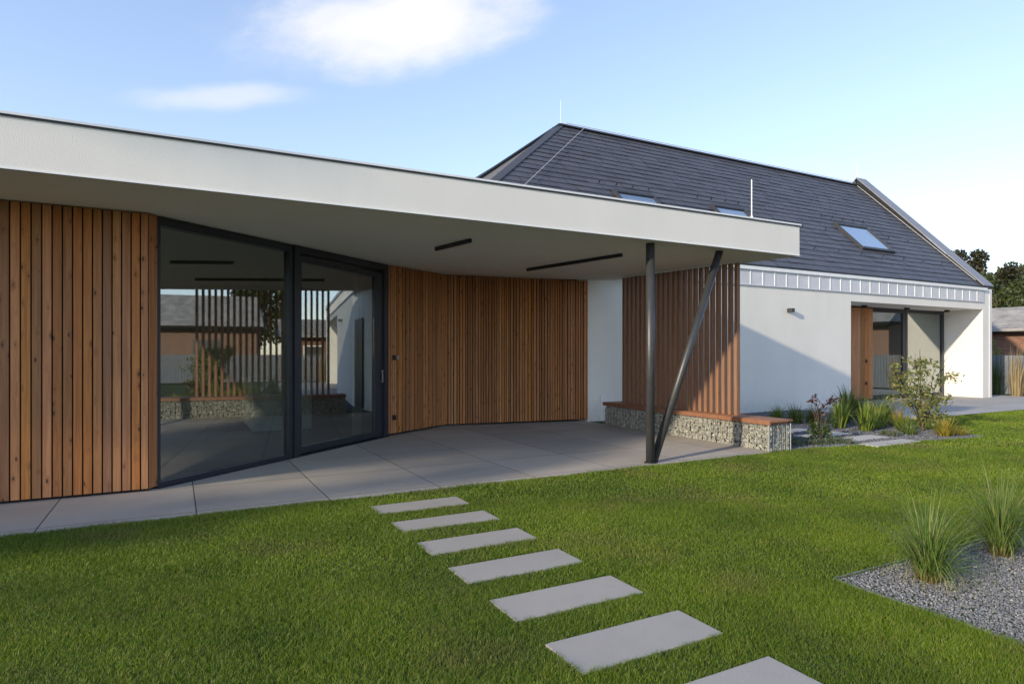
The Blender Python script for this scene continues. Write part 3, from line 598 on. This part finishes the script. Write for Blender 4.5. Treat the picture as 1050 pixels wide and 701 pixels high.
# cap layer
y = by0+.05
while y < by1: 
    for x in np.arange(bx0+.05, bx1-.03, .08): gs.add(*rock((float(x), y, .365), .042, (1,1,.5)))
    y += .08
gs.build('stone_fill', M['gabion'], GB)
cg = MB()
for y in np.arange(by0, by1+.001, (by1-by0)/42):
    for x in (bx0, bx1): cg.tube([(x,float(y),-.02),(x,float(y),.40)], .0028, 5)
for x in np.arange(bx0, bx1+.01, (bx1-bx0)/5):
    for y in (by0, by1): cg.tube([(float(x),y,-.02),(float(x),y,.40)], .0035, 5)
for z in (.01, .1, .2, .3, .395):
    cg.tube([(bx0,by0,z),(bx0,by1,z),(bx1,by1,z),(bx1,by0,z),(bx0,by0,z)], .0028, 5)
for x in (bx0, bx1): cg.tube([(x,by0,-.02),(x,by0,.41)], .009, 6)
cg.build('wire_cage', M['steel'], GB)
bt = MB()
bt.box(bx0-.02,bx0+.01,by0-.03,by1+.02,.405,.47)
for k in range(5): x = bx0+.016+k*.1; bt.box(x,x+.09,by0-.03,by1+.02,.44,.472)
st_ = bt.build('seat', M['bench'], GB, bevel=.003)
for y in (by0+.05, by0+1.0, by0+1.95, by0+2.9, by0+3.8): MB().box(bx0+.012,bx1-.0,y,y+.06,.40,.438).build('bearer', M['bench'], GB)
# ------------------------------------------------------------------ timber fin screen
SC = empty('privacy_screen', (8.2, 8.85, .47), 'row of upright oiled timber fins between the gabion bench and the canopy', 'screen')
k = 0; v = 7.40
while v < 10.36:
    th = .058; m = MB().box(8.16, 8.235, v-th/2, v+th/2, .473, sz(v)-.03)
    m.build('fin', M['fin'], SC, bevel=.003); v += .1345; k += 1
MB().box(8.14,8.27,7.36,10.36,sz(8.8)-.0,sz(8.8)+.02).build('head_rail', M['white_metal'], SC)
MB().bar((8.135,7.36,sz(7.36)-.015),(8.135,10.36,sz(10.36)-.015),.015,.02).build('head_rail', M['white_metal'], SC)
# ------------------------------------------------------------------ plants
def tuft(loc, n, h, spread, wd, mat, name, label, cat='ornamental grass', group=None, droop=.6, seedr=.06, upright=.0):
    """a fountain of thin blades, each leaving the crown at its own angle and bending over"""
    Vs = []; Fs = []; off = 0; nseg = 7; lean = min(1.0, spread/h)
    for i in range(n):
        a = random.uniform(0, 2*math.pi); q = random.random(); r0 = seedr*math.sqrt(q)
        Ln = h*random.uniform(.45, 1.2)*(1.0 if q < .6 else .85); th0 = (.06+.55*q)*lean*random.uniform(.5,1.2); bend = droop*random.uniform(.15, 1.5)*(.5+lean)*(.3+.9*q)
        if random.random() < upright: th0 *= .4; bend *= .45
        bx = loc[0]+math.cos(a)*r0; by = loc[1]+math.sin(a)*r0; a2 = a+random.uniform(-.5,.5); w = wd*random.uniform(.55,1.2); kink = random.random() < .08; kt = random.uniform(.4,.8)
        pa = a2+math.pi/2+random.uniform(-.6,.6); x = z = 0.0; sw = random.uniform(-.25,.25)
        for s in range(nseg+1):
            t = s/nseg
            if s:
                th = th0+bend*t*t*1.6+(1.1 if kink and t > kt else 0); x += math.sin(th)*Ln/nseg; z += math.cos(th)*Ln/nseg
            ww = w/2*min(1, (1-t)*2.2)*(.55+.45*min(t*3,1)) if s < nseg else .0003
            ca = a2+sw*t*t; cx = bx+math.cos(ca)*x; cy = by+math.sin(ca)*x; zz = loc[2]+max(z, .003)
            Vs.append((cx-math.cos(pa)*ww, cy-math.sin(pa)*ww, zz)); Vs.append((cx+math.cos(pa)*ww, cy+math.sin(pa)*ww, zz+ww*.3))
            if s: k = off+2*s; Fs.append((k-2,k-1,k+1,k))
        off += 2*(nseg+1)
    o = fmesh(name, np.array(Vs), np.array(Fs), 4, mat); return tag(o, label, cat, group)
g1 = 'tall arching grasses in the lawn corner gravel bed'
tuft((4.42,2.37,-.02), 470, .60, .80, .0062, M['arch'], 'ornamental_grass', 'tall arching green grass clump nearest the tip of the gravel bed', group=g1, droop=1.0, seedr=.06, upright=.25)
tuft((5.45,2.42,-.02), 470, .66, .84, .0065, M['arch'], 'ornamental_grass', 'tall arching green grass clump behind the front one, near the right picture edge', group=g1, droop=1.0, seedr=.06, upright=.25)
tuft((6.35,1.95,-.02), 400, .70, .84, .0065, M['arch'], 'ornamental_grass', 'grass clump at the right picture edge, partly cut off', group=g1, droop=.8, seedr=.08, upright=.3)
g2 = 'grass and iris clumps in the planted bed'
def bedt(x, y, n, h, sp, wd, *a, **k): tuft((x,y,-.02), int(n*1.5), h*.88, sp*1.35, wd*.9, *a, seedr=.1, **k)
bedt(11.9, 9.6, 120, .42, .26, .016, M['bright'], 'ornamental_grass', 'small bright clump by the white wall, first right of the bench end', group=g2)
bedt(11.75, 9.0, 160, .5, .3, .016, M['tuft'], 'ornamental_grass', 'rounded green clump by the white wall, second right of the bench end', group=g2)
bedt(11.75, 8.0, 80, .72, .3, .032, M['bright'], 'iris_clump', 'upright bright green iris clump right of the red leaved shrub', 'iris', g2, droop=.3, upright=.5)
bedt(11.75, 7.45, 90, .66, .3, .032, M['bright'], 'iris_clump', 'upright bright iris clump in front of the timber shutter, close to the slabs', 'iris', g2, droop=.3, upright=.5)
bedt(13.4, 8.9, 120, .85, .42, .034, M['tuft'], 'iris_clump', 'tall dark green iris clump directly below the timber shutter', 'iris', g2, droop=.5, upright=.4)
bedt(13.4, 8.1, 170, .75, .45, .017, M['tuft'], 'ornamental_grass', 'large rounded green clump left of the young tree', group=g2)
bedt(12.6, 7.75, 140, .55, .38, .017, M['bright'], 'ornamental_grass', 'light green clump in front of the largest clump', group=g2)
bedt(12.55, 7.2, 130, .42, .32, .016, M['bright'], 'ornamental_grass', 'yellowish green low clump beside the young tree stem', group=g2)
bedt(13.15, 7.65, 130, .5, .34, .016, M['gold'], 'ornamental_grass', 'yellow green clump behind the young tree stem', group=g2)
bedt(11.95, 6.75, 60, .3, .2, .015, M['tuft'], 'ornamental_grass', 'small dull green clump beside the pale slabs', group=g2)
bedt(12.32, 6.33, 150, .42, .26, .013, M['gold'], 'golden_grass', 'golden yellow grass clump at the right tip of the planted bed', 'ornamental grass', g2)
bedt(12.72, 6.3, 70, .24, .2, .013, M['gold'], 'golden_grass', 'small low golden tuft at the very tip of the planted bed', 'ornamental grass', g2)
for x, y, n_, h_, sp_, w_, mt, lb in (
    (12.2,8.9,110,.5,.3,.02,'tuft','green clump between the two wall side clumps and the irises'),
    (12.6,8.5,110,.62,.34,.022,'tuft','dark green arching clump left of the tall iris below the shutter'),
    (14.0,9.0,130,.7,.42,.02,'tuft','dark green clump against the terrace edge behind the irises'),
    (13.6,8.45,130,.62,.42,.018,'bright','fresh green clump just behind the large rounded clump'),
    (12.95,8.1,110,.5,.36,.017,'gold','yellow green clump between the large clump and the tree'),
    (12.25,7.6,90,.34,.26,.016,'bright','short fresh clump between the front iris and the tree'),
    (12.3,7.0,80,.26,.22,.014,'olive','low reddish green clump left of the tree foot')):
    bedt(x, y, n_, h_, sp_, w_, M[mt], 'ornamental_grass', lb, group=g2, droop=.7)
def leaves(centers, n, r, size, mat, name, parent=None, flat=1.0, asp=.55):
    """many small separate folded leaves scattered round the centres"""
    c = np.array(centers)[rng.integers(0, len(centers), n)]; d = rng.normal(size=(n,3)); d /= np.linalg.norm(d, axis=1)[:,None]; d *= (rng.uniform(0,1,(n,1))**.45)*r; d[:,2] *= flat
    P = c+d; a = rng.normal(size=(n,3)); a /= np.linalg.norm(a,axis=1)[:,None]; b = np.cross(a, rng.normal(size=(n,3))); b /= np.linalg.norm(b,axis=1)[:,None]
    s = size*rng.uniform(.6,1.3,(n,1)); nn = np.cross(a, b)
    Vv = np.stack([P-a*s, P+b*s*asp+nn*s*.15, P+a*s, P-b*s*asp+nn*s*.15], 1).reshape(-1,3); F_ = (np.array([[0,1,2],[0,2,3]])[None]+4*np.arange(n)[:,None,None]).reshape(-1,3)
    return fmesh(name, Vv, F_, 3, mat, parent)
# low ground cover mounds
for x, y, r, lb in ((8.95,6.95,.26,'low grey green mound at the foot of the gabion bench end'), (9.35,6.78,.2,'low grey green cushion in front of the red leaved shrub'), (9.75,6.62,.2,'low grey green cushion right of the red leaved shrub'), (11.5,6.85,.14,'tiny reddish green cushion beside the second slab')):
    cs = [(x+random.uniform(-r,r)*.8, y+random.uniform(-r,r)*.8, .03) for _ in range(14)]
    tag(leaves(cs, 1100, r*.5, .016, M['sage'], 'groundcover_plant', flat=.8), lb, 'groundcover', 'low cushions in the planted bed')
# red leaved shrub
SR = empty('red_leaved_shrub', (9.92,7.12,-.02), 'small shrub with dark red top leaves and green base, right of the gabion bench', 'shrub')
b = MB(); tips = []
for k in range(9):
    a = random.uniform(0,6.3); h = random.uniform(.35,.72); sp = random.uniform(.05,.24); t = (9.92+math.cos(a)*sp, 7.12+math.sin(a)*sp, h); b.tube([(9.92,7.12,-.02),(9.92+math.cos(a)*sp*.4,7.12+math.sin(a)*sp*.4,h*.5),t],[.008,.006,.003],5); tips.append(t)
b.build('stem', M['bark'], SR)
leaves([(9.92+random.uniform(-.14,.14),7.12+random.uniform(-.14,.14),random.uniform(.05,.32)) for _ in range(14)], 520, .09, .03, M['green'], 'foliage', SR)
leaves([(t[0],t[1],t[2]) for t in tips]+[(10.05,7.05,.62),(10.1,7.02,.68)], 110, .09, .038, M['red'], 'red_foliage', SR)
# young multi stemmed tree
def branchy(name, base, H, spread, lv, nlv, lsz, mat, label, cat, stems=6, group=None, lr=.14, trunk=.03):
    T = empty(name, base, label, cat, group); b = MB(); cs = []
    for k in range(stems):
        a = 2*math.pi*k/stems+random.uniform(-.4,.4); h = H*random.uniform(.7,1); sp = spread*random.uniform(.35,1); pts = []
        for s in range(7):
            t = s/6; pts.append((base[0]+math.cos(a)*sp*t**1.3+random.uniform(-.03,.03)*t, base[1]+math.sin(a)*sp*t**1.3+random.uniform(-.03,.03)*t, base[2]+h*t))
        b.tube(pts, [trunk*(1-.8*i/6) for i in range(7)], 6)
        for j in range(lv):
            t = random.uniform(.22,1); p = Vector(pts[min(6,int(t*6))]); aa = random.uniform(0,6.3); ln = random.uniform(.25,.55)*spread*(1.1-t*.5); q = p+Vector((math.cos(aa)*ln, math.sin(aa)*ln, random.uniform(-.05,.5)*ln)); b.tube([p,(p+q)/2+Vector((0,0,.03)),q], [trunk*.3,trunk*.2,trunk*.08], 4); cs += [tuple(q), tuple((p+q)/2)]
    b.build('trunk', M['bark'], T); leaves(cs, nlv, lr, lsz, mat, 'crown', T); return T
random.seed(21); rng = np.random.default_rng(21)
branchy('young_tree', (12.75,6.95,-.02), 1.6, .74, 8, 1700, .036, M['olive'], 'young multi stemmed tree with sparse yellow green leaves in the planted bed', 'tree', stems=7, lr=.12, trunk=.016)
# ------------------------------------------------------------------ beyond the garden
FN = empty('garden_fence', (26.5, 6, 0), 'grey upright board fence behind the house end', 'fence')
m = MB(); y = -8
while y < 21: m.box(26.5,26.53,y,y+.11,.03,1.42+random.uniform(-.008,.008)); y += .125
m.build('board', M['fence'], FN)['kind'] = 'stuff'
MB().box(26.53,26.57,-8,21,.3,.38).box(26.53,26.57,-8,21,1.1,1.18).build('rail', M['fence'], FN)
for y, hh, mt, lb in ((11.68,1.4,'green','dark green upright grass against the fence next to the house corner'), (11.05,1.65,'straw','straw coloured feather grass against the grey fence at the right picture edge'), (9.5,1.6,'straw','straw coloured feather grass farther along the grey fence'), (5.5,1.4,'straw','pale feather grass at the middle of the grey fence')):
    tuft((26.0,y,-.02), 140, hh, .45, .018, M[mt], 'feather_grass', lb, 'ornamental grass', 'grasses along the grey fence', droop=.3, seedr=.18, upright=.4)
NB = empty('neighbour_house', (31, 1, 0), 'low terracotta house with grey tiled roof, seen only mirrored in the tall window', 'house')
MB().box(28.6,33.4,-12,7.7,0,2.9).build('wall', plain('terracotta_render', (.22, .135, .10), .85), NB)
m = MB(); m.add([(28.0,-12.5,2.92),(28.0,8.1,2.92),(31,7.6,4.75),(31,-12.5,4.75),(34,8.1,2.92),(34,-12.5,2.92)], [(0,3,2,1),(3,5,4,2),(1,2,4)]); m.build('roof', M['oldroof'], NB)
MB().box(27.96,28.02,-12.5,8.1,2.80,2.92).box(28.02,28.6,-12.4,8.0,2.74,2.80).build('eaves_board', M['dark'], NB)
for y in (-4, .5, 4.6):
    w_ = MB().box(28.56,28.6,y,y+1.3,1.0,2.2).build('window', M['anth'], NB); MB().box(28.55,28.56,y+.08,y+1.22,1.08,2.12).build('pane', M['black'], w_)
BR = empty('brick_shed', (36, 9, 0), 'long low brick outbuilding with weathered grey roof beyond the fence', 'outbuilding')
MB().box(34,39,9,17.5,0,2.5).build('wall', M['brick'], BR)
m = MB(); m.add([(33.4,8.5,2.62),(33.4,18,2.62),(36.5,17.0,3.78),(36.5,8.5,3.78),(39.6,18,2.62),(39.6,8.5,2.62)], [(0,3,2,1),(3,5,4,2),(1,2,4)]); 
rr = m.build('roof', M['oldroof'], BR)
m = MB(); 
for i in range(1, 10):
    f_ = i/10; m.bar((33.4+3.1*f_,8.5,2.625+1.16*f_),(33.4+3.1*f_,18-f_,2.625+1.16*f_),.02,.02)
m.build('roof_batten', M['oldroof'], rr)
MB().box(33.36,33.42,8.5,18,2.50,2.62).build('fascia_board', plain('old_fascia', (.30,.29,.28), .8), BR)
MB().box(33.45,34,8.6,17.9,2.44,2.50).build('eaves_shadow_strip', M['dark'], BR)  # near-black strip standing in for the shadow below the eaves
for y in (10.2,): 
    w_ = MB().box(33.96,34,y,y+1.2,1.1,2.0).build('window', M['white_metal'], BR); MB().box(33.95,33.96,y+.08,y+1.12,1.18,1.92).build('pane', M['black'], w_)
branchy('garden_shrub', (31.2,14.0,0), 2.5, .5, 6, 700, .05, M['bright'], 'loose light green shrub rising in front of the brick shed eaves', 'shrub', stems=4, lr=.16, trunk=.02)
def tree(base, H, cr, crz, mat, n, lsz, label, cz=None, nblob=26):
    T = empty('tree', base, label, 'tree', 'trees beyond the garden'); b = MB(); tp = (base[0], base[1], H*.8); b.tube([base,(base[0]+.1,base[1],H*.4),tp],[.22,.15,.05],8)
    cs = []; cz = cz or H-crz
    for k in range(nblob):
        a = random.uniform(0,6.3); e_ = random.uniform(-1,1); r = random.uniform(.35,1); q = (base[0]+math.cos(a)*math.sqrt(1-e_*e_)*cr*r, base[1]+math.sin(a)*math.sqrt(1-e_*e_)*cr*r, cz+e_*crz*r); cs.append(q)
        b.tube([(base[0],base[1],H*random.uniform(.25,.6)),((base[0]+q[0])/2,(base[1]+q[1])/2,q[2]-.4),q],[.08,.05,.015],5)
    b.build('trunk', M['bark'], T); leaves(cs, n, cr*.30, lsz, mat, 'crown', T, asp=.7); return T
tree((49,25.0,0), 7.6, 1.7, 2.4, M['treegreen'], 9000, .10, 'slim yellow green tree just beside the white gable edge')
tree((50,23.2,0), 9.3, 2.3, 3.3, M['copper'], 14000, .11, 'copper leaved tree rising above the brick shed')
tree((46,20.3,0), 7.0, 2.6, 2.6, M['treegreen'], 14000, .10, 'dark green bushy tree behind the brick shed roof')
tree((55,21.6,0), 9.6, 3.0, 3.6, M['treegreen'], 14000, .12, 'pale green tall tree at the right picture edge beyond the shed')
tree((44,7,0), 7.5, 3.0, 2.8, M['treegreen'], 9000, .12, 'round green tree mirrored in the tall window')
branchy('garden_shrub', (20,6.5,-.02), 1.9, .7, 10, 5200, .05, M['green'], 'round green shrub on the lawn, seen only mirrored in the tall window', 'shrub', stems=9, lr=.26, trunk=.02)
#tree((24.6,7.6,0), 4.6, 1.1, 1.9, M['treegreen'], 5000, .07, 'slim green tree before the fence, seen only mirrored in the glass')
# things to the left, outside the picture, that shade the terrace
def shade_tree(base, H, cr, crz, n, label, nb=30, cz=None): return tree(base, H, cr, crz, M['treegreen'], n, .13, label, cz, nb)
shade_tree((-22,3.2,0), 12.5, 2.6, 3.6, 9000, 'tall garden tree left of the terrace, outside the picture', 34, 8.6)
#shade_tree((-24,-4.6,0), 10.5, 1.6, 2.2, 2200, 'tall thin crowned tree to the left of the lawn, outside the picture', 9, 8.0)
print('done')
